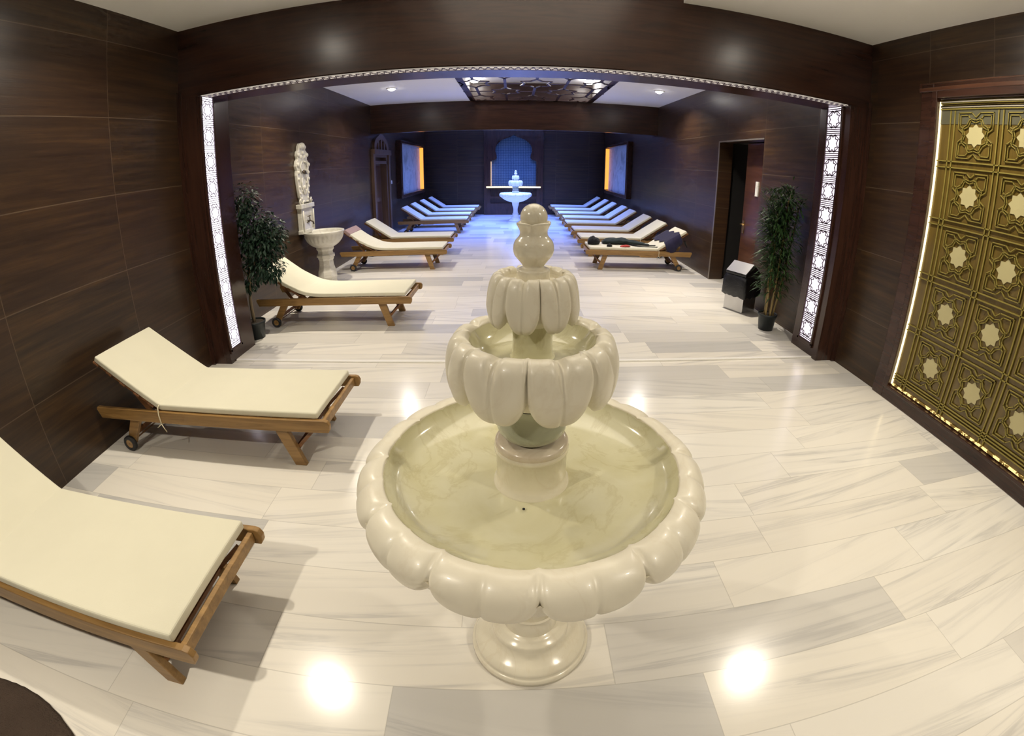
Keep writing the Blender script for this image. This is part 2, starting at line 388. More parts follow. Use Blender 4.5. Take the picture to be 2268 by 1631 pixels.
# ------------------------------------------------------------------ gold lattice panel on the right wall
root = thing('gold_lattice_panel', (XR,1.645,0.), 'large gold lattice panel with star cut-outs in a dark wooden frame on the right wall', 'wall panel')
Y0, Y1, Z0, Z1 = -1.31, 1.31, .15, 2.60
def ring(mb, y0,y1,z0,z1, w, x0, x1, bot=None):
    wb = w if bot is None else bot
    mb.box(x0,y0,z0,x1,y0+w,z1); mb.box(x0,y1-w,z0,x1,y1,z1); mb.box(x0,y0+w,z1-w,x1,y1-w,z1); mb.box(x0,y0+w,z0,x1,y1-w,z0+wb)
f = MB(); ring(f, Y0-.20,Y1+.205,.0,2.735, .14, -.03, 0., .11); ring(f, Y0-.065,Y1+.065,.11,2.665, .06, -.055, 0., .03)
f.build('frame', M['darky'], root, bevel=.006)
MB().box(-.028,Y0-.235,2.70,-.0,Y1+.235,2.745).box(-.05,Y0-.215,2.665,-.0,Y1+.215,2.70).build('cornice', M['redwood'], root, bevel=.006)
MB().box(-.006,Y0,Z0,0,Y1,Z1).build('back_board', M['goldback'], root)
CW, CH = .465, .4605
cols = [.93,.465,0,-.465,-.93]; rows = [.469,.9295,1.39,1.8505,2.311]
m = MB(); XX = -.016; nr = (-1,0,0); segs = girih_segments(CW*.88, CH*.88)
for cy in cols:
    for cz in rows:
        for p,q in segs: m.bar((XX,cy+p[0],cz+p[1]),(XX,cy+q[0],cz+q[1]),.0065,.008,nr)
for k in range(6):
    yb = -2.5*CW+k*CW
    for dy in (-.022,.022): 
        if abs(yb+dy) < 1.29: m.bar((XX,yb+dy,Z0+.01),(XX,yb+dy,Z1-.10),.010,.008,nr)
for k in range(6):
    zb = rows[0]-CH/2+k*CH
    for dz in (-.024,.0,.024):
        if dz == 0. and k not in (0,5): continue
        m.bar((XX,Y0+.01,zb+dz),(XX,Y1-.01,zb+dz),.009,.008,nr)
m.build('lattice', M['gold'], root)
for cy in cols:
    for cz in rows: MB().prism(star(cy,cz,.090,.068,8,PI/2), 'x', -.012, -.006).build('star_glass', M['starplate'], root)
MB().box(-.020,Y0,Z1-.072,-.006,Y1,Z1-.055).box(-.020,Y0,Z1-.035,-.006,Y1,Z1-.02).build('top_rail', plain('pale_metal_rail',(.62,.56,.46),.3,.6), root)
MB().box(-.010,Y0,Z1-.20,-.006,Y1,Z1-.075).build('top_band', plain('olive_grey_band',(.10,.095,.06),.35), root)
m = MB(); 
m.box(-.022,Y1-.014,Z0+.01,-.007,Y1-.002,Z1-.02)
m.build('light_strip', M['strip_gold'], root)
t = NT('flickering_gold_edge'); vec,_ = t.xyz(); n = t.noise(vec, 26., 2.)
gm = t.set(base=(.3,.2,.05), rough=.4, emis=(1.,.72,.28), es=t.math('MULTIPLY', t.math('GREATER_THAN', n, .5), 1.4))
MB().box(-.022,Y0+.02,Z0+.003,-.007,Y1-.02,Z0+.018).build('bottom_light_strip', gm, root)

# ------------------------------------------------------------------ fountain
def petal_bowl(mb, N, outer, ztop, ridge, amp, tip_cut, under, inner, mi_in=1, res=28, phase=0., sharp=26):
    """outer: profile (r,z,w) from the inner rim over the lip and down to the petal tips; w = how strongly petals shape it"""
    n = N*res; prof = smooth_curve(outer, 4)
    vs = []; 
    for (r,z,w) in prof:
        for k in range(n):
            a = 2*PI*k/n+phase; u = ((k/res)%1.)*2-1
            lobe = abs(2*abs(u)-1); top = max(0., min(1., 1-(ztop-z)/(.45*(ztop-outer[-1][1]))))
            edge = abs(u)**sharp; mid = math.exp(-(u/.055)**2); val = math.exp(-(u/.17)**2)
            f = amp*(.75*edge+.12*lobe**2+.30*abs(u)**6+mid*.30+val*top*ridge)
            zz = ztop-(ztop-z)*(1-tip_cut*abs(u)**3.2*max(0,min(1,w))) if z < ztop else z
            zz -= val*top*ridge*amp*1.15*min(1,w*1.6)+edge*top*amp*.2*w
            rr = r-f*w
            vs.append((rr*math.cos(a), rr*math.sin(a), zz))
    m = len(prof)
    # close the tips inward
    for (dr,dz) in ((.012,.006),(.035,.03)):
        for k in range(n):
            a = 2*PI*k/n+phase; v = vs[(m-1)*n+k]; rr = math.hypot(v[0],v[1])-dr; vs.append((rr*math.cos(a), rr*math.sin(a), v[2]+dz))
    fs = [(j*n+(k+1)%n, j*n+k, (j+1)*n+k, (j+1)*n+(k+1)%n) for j in range(m+1) for k in range(n)]
    mb.add(vs, fs, 0, True)
    mb.lathe(smooth_curve(under,4), 64, mi=0)
    mb.lathe(smooth_curve(inner,4), 96, mi=mi_in)

def make_fountain():
    root = empty('marble_fountain')
    b = MB()
    b.lathe([(0.,0.),(.231,0.),(.231,.028),(.224,.034),(.216,.037),(.218,.046),(.212,.056),(.190,.068),(.165,.085),(.150,.098),(.146,.110),(.146,.128),(.140,.136),(.128,.138),(.124,.146),(.112,.150),(.104,.156)], 72)
    b.build('base', M['marble'], root)
    b = MB(); b.lathe(smooth_curve([(.104,.150),(.102,.20),(.088,.26),(.075,.33),(.072,.40),(.085,.47),(.105,.53),(.112,.58),(.13,.64)],4), 64)
    b.lathe(smooth_curve([(.102,.236),(.108,.244),(.102,.252)],4), 64)
    b.build('stem', M['marble'], root)
    b = MB()
    outer = [(.428,.905,0),(.431,.919,.1),(.438,.925,.45),(.460,.927,.8),(.484,.918,1),(.505,.898,1),(.518,.872,1),(.519,.845,1),(.512,.822,1),(.497,.804,1),(.478,.795,1)]
    petal_bowl(b, 12, outer, .925, .10, .024, .36,
        [(.482,.885),(.479,.845),(.466,.805),(.440,.768),(.39,.728),(.31,.68),(.20,.64),(.12,.62)],
        [(.431,.919),(.424,.905),(.405,.882),(.368,.860),(.33,.849),(.30,.846),(.2,.845),(.10,.845)], phase=-PI/2, sharp=11)
    # little leaf tips between the petals
    for k in range(12):
        a = 2*PI*k/12-PI/2; ca, sa = math.cos(a), math.sin(a)
        def P(r, t, z): return (r*ca-t*sa, r*sa+t*ca, z)
        q = [P(.506,0,.885),P(.488,-.046,.835),P(.468,-.026,.80),P(.450,0,.768),P(.468,.026,.80),P(.488,.046,.835),P(.43,0,.82)]
        b.add(q, [(0,1,2,3),(0,3,4,5),(1,6,2),(2,6,3),(3,6,4),(4,6,5),(6,1,0),(0,5,6)], 0, False)
    b.build('lower_basin', [M['honed'], M['stained']], root)
    b = MB(); b.lathe([(.113,.843),(.112,.852),(.105,.858),(.103,.88),(.103,.958),(.107,.962),(.108,.972),(.105,.978)], 56)
    b.build('pedestal_block', M['marble'], root)
    b = MB(); b.lathe(smooth_curve([(.105,.976),(.1065,.985),(.103,.995),(.092,1.0),(.072,1.003),(.06,1.006)],4), 56)
    b.build('collar_ring', M['pinkish'], root)
    b = MB(); b.lathe(smooth_curve([(.058,1.0),(.076,1.010),(.092,1.026),(.099,1.048),(.099,1.075),(.105,1.11),(.12,1.14)],5), 56)
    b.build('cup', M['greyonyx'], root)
    b = MB()
    outer = [(.163,1.295,0),(.167,1.306,.15),(.180,1.316,.6),(.200,1.314,1),(.217,1.295,1),(.227,1.262,1),(.230,1.23,1),(.228,1.20,1),(.221,1.17,1),(.211,1.152,1),(.196,1.142,1)]
    petal_bowl(b, 8, outer, 1.315, .60, .020, .36,
        [(.195,1.22),(.18,1.185),(.15,1.16),(.12,1.145),(.09,1.13)],
        [(.166,1.304),(.155,1.285),(.138,1.265),(.11,1.252),(.05,1.25)], phase=-PI/2-.10)
    b.build('middle_bowl', [M['honed'], M['stained']], root)
    b = MB(); b.lathe(smooth_curve([(.060,1.249),(.054,1.262),(.052,1.30),(.054,1.335),(.06,1.35),(.075,1.37)],4), 48)
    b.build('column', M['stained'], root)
    b = MB()
    outer = [(.073,1.460,0),(.076,1.468,.2),(.084,1.475,.7),(.097,1.472,1),(.108,1.455,1),(.115,1.425,1),(.119,1.39,1),(.119,1.375,1),(.115,1.355,1),(.106,1.344,1)]
    petal_bowl(b, 8, outer, 1.474, .60, .012, .36,
        [(.10,1.40),(.095,1.375),(.085,1.36),(.06,1.345)],
        [(.076,1.467),(.071,1.455),(.064,1.447),(.03,1.445)], phase=-PI/2+.12)
    b.build('upper_bowl', [M['honed'], M['marble']], root)
    b = MB(); b.lathe(smooth_curve([(.043,1.443),(.042,1.455),(.042,1.478),(.038,1.484),(.030,1.487),(.027,1.492),(.034,1.502),(.047,1.518),(.0505,1.535),(.047,1.552),(.036,1.566),(.034,1.574)],4), 48)
    def crown(r,z,a,j):
        g = abs(math.sin(2*(a+.18)))**.35; k = max(0,min(1,(z-1.572)/.02)); return (r*(1-k*.35*(1-g)), z-k*.008*(1-g))
    b.lathe(smooth_curve([(.034,1.572),(.036,1.580),(.042,1.590),(.0455,1.597),(.043,1.601),(.036,1.600),(.030,1.596),(.028,1.59)],3), 64, mod=crown)
    b.lathe([(.0335*math.sin(t)+.0001,1.6115+.0335*math.cos(t)) for t in [PI*i/18 for i in range(17,-1,-1)]], 40)
    b.build('finial', M['marble'], root)
    b = MB(); b.lathe([(.004*math.sin(t)+.0001,.851+.003*math.cos(t)) for t in [PI*i/8 for i in range(7,-1,-1)]], 12, c=(-.026,-.146,0)); b.build('drain_hole', M['black_void'], root)
    return root
near_f = make_fountain(); near_f.location = (.047,1.14,0)
tag(near_f, 'large cream marble tiered fountain with petal-edged bowls in the foreground', 'fountain', 'tiered marble fountains')
far_f = copy_tree(near_f); far_f.location = (.03,15.2,ST)
tag(far_f, 'small distant tiered marble fountain lit blue in front of the arched niche', 'fountain', 'tiered marble fountains')

# ------------------------------------------------------------------ sun loungers
def mattress_mesh(curved):
    if curved: path = smooth_curve([(.072,.352),(.5,.352),(.95,.352),(1.16,.360),(1.33,.395),(1.55,.50),(1.70,.60),(1.83,.695)], 3)
    else: path = [(.072,.352),(.5,.352),(.9,.352),(1.27,.352),(1.295,.358),(1.32,.372),(1.55,.522),(1.815,.695)]
    T = .045; n = len(path); top = []
    for i in range(n):
        a = path[max(i-1,0)]; b = path[min(i+1,n-1)]; d = Vector((b[0]-a[0],b[1]-a[1])).normalized()
        top.append((path[i][0]-d.y*T, path[i][1]+d.x*T))
    m = MB(); vs = []
    for side in (-.31,.31):
        for p in path: vs.append((p[0]-.965,side,p[1]))
        for p in top: vs.append((p[0]-.965,side,p[1]))
    N = 2*n; fs = []
    for i in range(n-1):
        fs.append((i,i+1,n+i+1,n+i)); fs.append((N+i,N+n+i,N+n+i+1,N+i+1))
        fs.append((n+i,n+i+1,N+n+i+1,N+n+i)); fs.append((i,N+i,N+i+1,i+1))
    fs.append((0,n,N+n,N)); fs.append((n-1,N+n-1,N+2*n-1,2*n-1))
    m.add(vs, fs, 0, False); return m
def make_lounger(curved=False):
    root = empty('sun_lounger')
    X = lambda u: u-.965
    mt = mattress_mesh(curved).build('mattress', M['cream'], root, bevel=.011, seg=3)
    for sy in (-1,1):
        rail = [(X(.012),.270),(X(1.90),.262),(X(1.93),.33),(X(1.92),.348),(X(.03),.352),(X(.008),.345),(X(-.004),.32),(X(0.),.29)]
        y0 = sy*.33-sy*.03; MB().prism(rail,'y',min(y0,sy*.33),max(y0,sy*.33)).build('side_rail', M['teak'], root, bevel=.004)
    MB().box(X(.035),-.30,.285,X(.062),.30,.338).build('foot_rail', M['teak'], root, bevel=.004)
    s = MB()
    for k in range(12): s.box(X(.13+k*.096),-.30,.334,X(.20+k*.096),.30,.349)
    s.build('slat_deck', M['teakd'], root)
    c = MB(); ang = math.atan2(.34,.52)
    for sy in (-.27,.27): c.bar((X(1.30),sy,.335),(X(1.82),sy,.675),.035,.03,(0,1,0))
    for k in range(5):
        u = 1.36+k*.11; z = .335+(u-1.30)*.654; c.bar((X(u),-.29,z+.015),(X(u),.29,z+.015),.05,.012,(-math.sin(ang),0,math.cos(ang)))
    c.bar((X(1.66),-.22,.56),(X(1.48),-.22,.30),.03,.02,(0,1,0)); c.bar((X(1.66),.22,.56),(X(1.48),.22,.30),.03,.02,(0,1,0))
    c.build('back_frame', M['teakd'], root)
    for sy in (-1,1):
        y = sy*.283
        leg = [(X(.40),.275),(X(.31),.275),(X(.225),0.),(X(.305),0.),(X(.325),.06)]
        MB().prism(leg,'y',y-.018,y+.018).build('leg', M['teak'], root, bevel=.004)
        hl = [(X(1.52),.27),(X(1.62),.27),(X(1.735),.075),(X(1.715),.045),(X(1.67),.045)]
        hleg = MB().prism(hl,'y',y-.018,y+.018).build('leg', M['teak'], root, bevel=.004)
        wy = sy*.315
        w = MB(); pr = [(.034,-.016),(.054,-.016),(.060,-.010),(.060,.010),(.054,.016),(.034,.016)]
        vs=[]; fs=[]; n=28
        for (r,d) in pr:
            for k in range(n): a=2*PI*k/n; vs.append((X(1.70)+r*math.cos(a), wy+d, .060+r*math.sin(a)))
        for j in range(len(pr)):
            for k in range(n): fs.append((j*n+k,j*n+(k+1)%n,((j+1)%len(pr))*n+(k+1)%n,((j+1)%len(pr))*n+k))
        w.add(vs,fs,0,True); wh = w.build('wheel', M['rubber'], hleg)
        h = MB(); vs=[(X(1.70)+.036*math.cos(2*PI*k/24), wy+d, .060+.036*math.sin(2*PI*k/24)) for d in (-.012,.012) for k in range(24)]
        h.add(vs, [tuple(range(24)), tuple(range(24,48))[::-1]]+[(k,(k+1)%24,24+(k+1)%24,24+k) for k in range(24)], 0)
        h.build('wheel_hub', M['teak'], hleg)
    MB().bar((X(.28),-.27,.11),(X(.28),.27,.11),.035,.02,(1,0,.3)).build('crossbar', M['teakd'], root)
    MB().bar((X(1.66),-.27,.12),(X(1.66),.27,.12),.035,.02,(1,0,-.5)).tube([(X(1.70),-.33,.06),(X(1.70),.33,.06)],.006).build('crossbar', M['teakd'], root)
    for sy in (-.26,.26): MB().bar((X(.30),sy,.09),(X(.12),sy,.27),.022,.016,(0,1,0)).build('brace', M['teakd'], root)
    MB().prism([(X(.93),.268),(X(1.30),.268),(X(1.26),.238),(X(.98),.238)],'y',-.325,.20).build('tray', M['teak'], root, bevel=.003)
    return root
def add_tie(root, u, sy):
    m = MB(); X = u-.965; y = sy*.334
    m.tube([(X,sy*.30,.395),(X,sy*.325,.38),(X+.004,y,.33),(X,y+sy*.004,.27),(X+.003,sy*.31,.255)],.0045,6)
    m.tube([(X,y+sy*.004,.265),(X+.025,y+sy*.01,.245),(X+.045,y+sy*.006,.235)],.003,5)
    m.tube([(X,y+sy*.004,.265),(X-.02,y+sy*.012,.24),(X-.028,y+sy*.004,.205)],.003,5)
    m.build('tie_strap', M['tie'], root)
proto = make_lounger(); protoc = make_lounger(True)
LG, RG = 'sun loungers along the left wall', 'sun loungers along the right wall'
left = [
 (1.04,-2.065,'wooden sun lounger with cream mattress, nearest of all, cut off by the left edge'),
 (2.60,-2.065,'cream wooden sun lounger on the left just in front of the opening'),
 (5.24,-2.10,'sun lounger with curved cream mattress beside the leafy potted tree'),
 (8.22,-2.12,'left lounger behind the wall basin, with a mauve end on its raised back'),
 (9.58,-2.17,'left lounger beside the brown carved doorway, behind the one with the mauve end'),
 (12.75,-2.17,'nearest of the four bluish loungers under the left picture'),
 (14.05,-2.21,'second nearest of the four bluish loungers under the left picture'),
 (15.45,-2.21,'third nearest of the four bluish loungers under the left picture'),
 (16.80,-2.17,'farthest left sun lounger, next to the dark back wall')]
right = [
 (8.20,2.185,'right sun lounger with dark clothes and straps lying on it'),
 (9.42,2.20,'pale empty lounger right behind the one covered with dark clothes'),
 (10.60,2.22,'right sun lounger, second behind the one covered with dark clothes'),
 (11.90,2.20,'right sun lounger, third behind the one covered with dark clothes'),
 (13.10,2.26,'right sun lounger, fourth behind the one covered with dark clothes'),
 (14.40,2.24,'right bluish lounger, third from the back wall'),
 (15.70,2.25,'right bluish lounger, second from the back wall'),
 (17.02,2.20,'farthest right sun lounger, next to the dark back wall')]
loungers = {}
allp = [(y,x,l,LG,PI,'L%d'%(i+1)) for i,(y,x,l) in enumerate(left)]+[(y,x,l,RG,0.,'R%d'%(i+1)) for i,(y,x,l) in enumerate(right)]
usedp = set()
for (y,x,l,g,rz,key) in allp:
    src = protoc if key in ('L3','L4') else proto
    o = src if src.name not in usedp else copy_tree(src)
    usedp.add(src.name)
    o.location = (x,y,0. if y < 3.9 else ST); o.rotation_euler = (0,0,rz); tag(o, l, 'lounger', g); loungers[key] = o
add_tie(loungers['L2'], 1.285, 1); add_tie(loungers['R2'], 1.27, -1); add_tie(loungers['R1'], 1.30, -1)
# mauve end cap on the back of the fourth left lounger
m = MB(); m.prism([(.765,.616),(.871,.701),(.842,.746),(.735,.665)],'y',-.316,.316); m.build('mattress_cap', M['mauve'], loungers['L4'], bevel=.01)

# ------------------------------------------------------------------ things lying on the nearest right lounger
zt = .352+.047+ST
def blob(name, pts, rs, mat, label, cat, n=14, flat=.5, noise=.12, seed=1):
    rnd = random.Random(seed); m = MB(); P = smooth_curve(pts,4); R = [r[0] for r in smooth_curve([(r,) for r in rs],4)]
    base = Vector(pts[0]); vs=[]; N=len(P)
    for i,p in enumerate(P):
        d = (Vector(P[min(i+1,N-1)])-Vector(P[max(i-1,0)])).normalized(); a = d.cross(Vector((0,0,1))).normalized()
        for k in range(n):
            t = 2*PI*k/n; rr = R[i]*(1+noise*(rnd.random()-.5)*2)
            vs.append(Vector(p)+a*rr*math.cos(t)+Vector((0,0,1))*rr*flat*(math.sin(t)+1.0)-base)
    fs = [(i*n+k,i*n+(k+1)%n,(i+1)*n+(k+1)%n,(i+1)*n+k) for i in range(N-1) for k in range(n)]+[tuple(range(n))[::-1],tuple((N-1)*n+k for k in range(n))]
    m.add(vs,fs,0,True); o = m.build(name, mat, None, tuple(base)); return tag(o,label,cat)
G = 'belongings on the nearest right lounger'
blob('jacket', [(1.58,8.30,zt),(1.75,8.30,zt),(2.0,8.28,zt),(2.25,8.22,zt),(2.42,8.16,zt)], [.07,.125,.115,.07,.03], M['green_black'], 'dark green-black bundled jacket lying along the clothes-covered lounger', 'jacket', flat=.42, noise=.2, seed=4)['group'] = G
blob('bag', [(1.30,8.20,zt),(1.39,8.20,zt),(1.50,8.22,zt)], [.06,.10,.06], M['black'], 'lumpy black bag at the foot end of the clothes-covered lounger', 'bag', flat=.72, noise=.15, seed=6)['group'] = G
blob('pouch', [(1.60,7.97,zt),(1.645,7.965,zt),(1.69,7.97,zt)], [.02,.042,.02], M['black'], 'small round black pouch beside the red cloth on the lounger', 'pouch', flat=.7, noise=.05, seed=8)['group'] = G
blob('scarf', [(1.84,7.96,zt),(1.90,7.965,zt),(1.97,7.97,zt),(2.02,7.99,zt)], [.02,.042,.045,.018], M['red'], 'small crumpled red cloth on the clothes-covered lounger', 'cloth', flat=.38, noise=.25, seed=9)['group'] = G
m = MB(); pts = smooth_curve([(2.0,8.0,zt+.03),(2.2,7.97,zt+.012),(2.5,7.97,zt+.010),(2.70,7.98,zt+.010),(2.72,8.06,zt+.014),(2.60,8.12,zt+.012),(2.3,8.12,zt+.012),(2.08,8.08,zt+.03)],5)
m.tube([(p[0]-2.0,p[1]-8.0,p[2]-zt) for p in pts], .009, 6)
tag(m.build('strap', M['black'], None, (2.0,7.99,zt+.004)), 'long looped black strap trailing toward the raised back of the lounger', 'strap', G)
# navy cloth draped across the raised back of that lounger, and a black strap hanging at its head
def back_pt(u, y, off):   # point on the top of the raised back of R1
    t = (u-1.295)/(1.815-1.295); x = 1.295+t*.52; z = .355+t*.340
    nx, nz = -.547, .837
    return (2.185-.965+x+nx*(.045+off), y, z+nz*(.045+off)+ST)
m = MB(); vs = []; cols_ = 12; rowsn = 18; rnd = random.Random(5)
for i in range(rowsn+1):
    s = i/rowsn; yy = 8.56-.75*s
    for j in range(cols_+1):
        q = j/cols_; u = 1.40+.16*s*.4+q*.27+.02*math.sin(i*1.1)
        if yy > 7.885: p = back_pt(u, yy, .014+.004*rnd.random())
        else:
            b = back_pt(u, 7.878-.006, .014); k = (7.885-yy)/.075
            p = (b[0]+.02*math.sin(j*1.3), 7.872-.01*math.sin(j*1.7)-.01*k, b[2]-.02-k*.24*(.6+.4*math.sin(q*PI)))
        vs.append(p)
n = cols_+1
o0 = Vector((2.75,8.2,.6))
m.add([Vector(v)-o0 for v in vs], [(i*n+j,i*n+j+1,(i+1)*n+j+1,(i+1)*n+j) for i in range(rowsn) for j in range(cols_)], 0, True)
o = m.build('towel', M['navy'], None, tuple(o0)); sm_ = o.modifiers.new('thick','SOLIDIFY'); sm_.thickness = .008; sm_.offset = 1
tag(o, 'navy cloth draped over the raised back of the clothes-covered lounger', 'cloth', G)
blob('hat', [(3.02,8.00,.53),(3.05,7.98,.47),(3.08,7.97,.42)], [.03,.055,.035], M['black'], 'black cap hanging behind the raised head of the clothes-covered lounger', 'cap', flat=.5, noise=.2, seed=12)['group'] = G

# ------------------------------------------------------------------ potted plants
def leaf(mb, p, d, up, L, W):
    d = d.normalized(); s = d.cross(up)
    if s.length < 1e-3: s = Vector((1,0,0))
    s.normalize(); nrm = s.cross(d).normalized()
    a = p; b = p+d*L*.5+nrm*L*.06; c = p+d*L-nrm*L*.08
    mb.add([a, b+s*W/2, c, b-s*W/2, b-nrm*W*.12], [(0,4,1),(4,2,1),(0,3,4),(4,3,2)], 0, False)
def pot(root, R, H, wob=0):
    MB().lathe([(0,0),(R*.78,0),(R*.97,H*.86),(R*1.04,H*.87),(R*1.05,H),(R*.97,H),(R*.94,H*.90)], 32).build('pot', M['pot'], root)
    MB().lathe([(R*.95,H*.9),(R*.6,H*.92),(.001,H*.93)][::-1], 32, smooth=True).build('soil', M['soil'], root)
root = thing('potted_ficus', (-2.93,4.585,ST), 'leafy dark green tree with a thin trunk in a black pot by the left jamb', 'plant')
pot(root, .125, .20)
P0 = smooth_curve([(0,0,.18),(-.005,0,.40),(.03,-.02,.60),(.05,-.01,.80),(.06,-.02,1.05),(.06,0,1.35)],4)
tr = MB(); tr.tube(P0, [.021-.012*i/(len(P0)-1) for i in range(len(P0))], 8)
for (a,b,c_,e) in (((.04,0,.70),(.14,-.05,.85),(.26,-.08,1.02),.010),((.05,0,.62),(.0,-.08,.85),(-.06,-.12,1.1),.010),((.05,0,.85),(.16,.06,1.05),(.27,.08,1.22),.009),((.06,0,1.05),(.02,-.05,1.3),(.03,-.05,1.55),.008)):
    tr.tube([a,b,c_], [e,e*.8,e*.5], 6)
tr.build('trunk', M['trunk'], root)
fo = MB(); rnd = random.Random(11)
clumps = [((.10,-.03,1.55),.185,300),((.04,-.05,1.38),.16,260),((.22,-.02,1.28),.21,420),((.33,-.03,1.08),.22,480),((.14,-.05,1.06),.22,420),((.38,-.02,1.20),.16,260),((.12,.0,.82),.19,360),((.31,-.04,.86),.20,340),((.38,-.08,.77),.11,140),((.04,-.03,.66),.11,130),((.02,-.04,1.12),.14,160)]
for (c,R,n) in clumps:
    for _ in range(n):
        v = Vector((rnd.gauss(0,1),rnd.gauss(0,1),rnd.gauss(0,1))); v.normalize(); rr = R*(rnd.random()**.45)
        p = Vector(c)+Vector((v.x,v.y*.95,v.z))*rr
        if p.x < -.33 or (p.x < .15 and p.y < -.13): continue
        d = (v*.7+Vector((rnd.uniform(-.5,.5),rnd.uniform(-.5,.5),-.55))); leaf(fo, p, d, Vector((rnd.uniform(-.4,.4),rnd.uniform(-.4,.4),1)), rnd.uniform(.045,.075), rnd.uniform(.020,.032))
fo.build('foliage', M['ficus'], root)
root = thing('potted_bamboo', (2.99,4.81,ST), 'tall bamboo-like plant with yellow canes in a black pot by the right jamb', 'plant')
pot(root, .115, .20)
rnd = random.Random(21); tips = []
for (dx,dy,lx,ly,h) in ((-.045,-.03,-.02,0.,1.38),(.0,-.055,.03,-.02,1.55),(.035,.02,.10,.03,1.60),(-.02,.04,.0,.05,1.25),(.05,-.03,.14,-.03,1.48)):
    p = [(dx,dy,.17),(dx+lx*.3,dy+ly*.3,.5),(dx+lx*.6,dy+ly*.6,.95),(dx+lx,dy+ly,h)]
    q = smooth_curve(p,5); c = MB().tube(q, [.0125-.006*i/(len(q)-1)+(.0018 if i%3==0 else 0) for i in range(len(q))], 8); c.build('cane', M['cane'], root); tips.append(q)
fo = MB()
for q in tips:
    for i in range(4, len(q)):
        base = Vector(q[i])
        if base.z < .45: cnt = 0
        elif base.z < .68: cnt = 20
        elif base.z < .95: cnt = 42
        else: cnt = 70
        for _ in range(cnt):
            a = rnd.uniform(0,2*PI); el = rnd.uniform(-.25,.75); r0 = rnd.uniform(.01,.15)
            d = Vector((math.cos(a)*math.cos(el), math.sin(a)*math.cos(el), math.sin(el)))
            p = base+d*r0+Vector((0,0,rnd.uniform(-.08,.08)))
            if p.x > .17 or p.x+d.x*.17 > .27: continue
            leaf(fo, p, d+Vector((0,0,rnd.uniform(-.7,.2))), Vector((0,0,1)), rnd.uniform(.10,.17), rnd.uniform(.016,.024))
for _ in range(420):
    a = rnd.uniform(0,2*PI); d = Vector((math.cos(a)*.8, math.sin(a)*.8, .5)); p = Vector((.0,0,1.42))+Vector((rnd.uniform(-.20,.12),rnd.uniform(-.12,.12),rnd.uniform(-.25,.20)))
    if p.x+d.x*.17 > .27: continue
    leaf(fo, p, d, Vector((0,0,1)), rnd.uniform(.10,.16), rnd.uniform(.012,.018))
fo.build('foliage', M['bamboo'], root)

# ------------------------------------------------------------------ litter bin
root = thing('litter_bin', (3.01,5.607,ST), 'steel litter bin with a gabled lid and black bag near the door recess', 'bin', rz=math.radians(-64))
MB().box(-.16,-.14,0,.16,.14,.50).build('body', M['steel'], root, bevel=.004)
m = MB(); rnd = random.Random(2); ringp = []
for z,e in ((.20,.020),(.23,.032),(.32,.036),(.42,.030),(.47,.018),(.485,.006)):
    for k in range(40):
        t = k/40*4; s = int(t); f_ = t-s; a,b = .16+e,.14+e
        x,y = [(-a+2*a*f_,-b),(a,-b+2*b*f_),(a-2*a*f_,b),(-a,b-2*b*f_)][s]
        j = 1+rnd.uniform(-.04,.05) if e > .01 else 1; ringp.append((x*j,y*j,z+(rnd.uniform(-.012,.012) if z<.3 else 0)))
m.add(ringp, [(j*40+k,j*40+(k+1)%40,(j+1)*40+(k+1)%40,(j+1)*40+k) for j in range(5) for k in range(40)], 0, True)
m.build('bin_bag', M['bag'], root)
MB().prism([(-.165,.49),(.165,.49),(.165,.52),(0.,.645),(-.165,.52)],'x',-.17,.17).build('lid', M['bag'], root, bevel=.004)
m = MB(); m.add([(-.165,-.166,.527),(.165,-.166,.527),(.165,-.008,.648),(-.165,-.008,.648),(-.165,-.160,.520),(.165,-.160,.520),(.165,-.004,.640),(-.165,-.004,.640)], [(0,1,2,3),(7,6,5,4),(0,4,5,1),(1,5,6,2),(2,6,7,3),(3,7,4,0)])
m.build('lid_flap', M['steel'], root)

# ------------------------------------------------------------------ carved wall basin on the left
root = thing('carved_wall_basin', (XFL,7.0,ST), 'ornate carved white stone wall basin with a tall crested back on the left wall', 'basin')
YC = 0.
def sym(half): return [(y,z) for (y,z) in half]+[(-y,z) for (y,z) in half[::-1]]
half = [(.0,2.235),(.07,2.225),(.115,2.18),(.125,2.12),(.165,2.10),(.185,2.04),(.165,1.98),(.21,1.95),(.235,1.88),(.21,1.81),(.225,1.74),(.215,1.66),(.20,1.56),(.185,1.48),(.165,1.40),(.13,1.345),(.15,1.31)]
p = sym(half)[:-1]
MB().prism([(y,z) for y,z in p],'x',0.,.055).build('back_plaque', M['stone'], root, bevel=.012, seg=3)
m = MB(); rnd = random.Random(4)
def knob(cy,cz,r,x=.05,sx=.6):
    m.lathe([(r*math.sin(t)+.0001, r*math.cos(t)) for t in [PI*i/8 for i in range(7,-1,-1)]], 12, c=(x,cy,cz))
for s in (-1,1):
    for (y,z,r) in ((.07,2.17,.035),(.15,2.05,.035),(.19,1.90,.036),(.18,1.78,.03),(.185,1.68,.028),(.165,1.56,.026),(.15,1.46,.024),(.12,1.38,.024),(.06,2.02,.030),(.08,1.62,.022),(.07,1.50,.02)): knob(s*y,z,r)
    m.tube([(.06,s*.02,1.95),(.075,s*.10,1.93),(.07,s*.135,1.86),(.07,s*.10,1.80),(.07,s*.05,1.82)],.012,6)
    m.tube([(.06,s*.02,1.44),(.07,s*.07,1.50),(.07,s*.11,1.60),(.07,s*.09,1.70)],.010,6)
knob(0,2.19,.05); knob(0,2.08,.03); knob(0,1.55,.035)
m.build('carved_relief', M['stone'], root)
m = MB(); m.tube([(.06,-.05,1.80),(.09,-.03,1.76),(.095,.03,1.76),(.06,.05,1.80)],.012,6); knob_ = m
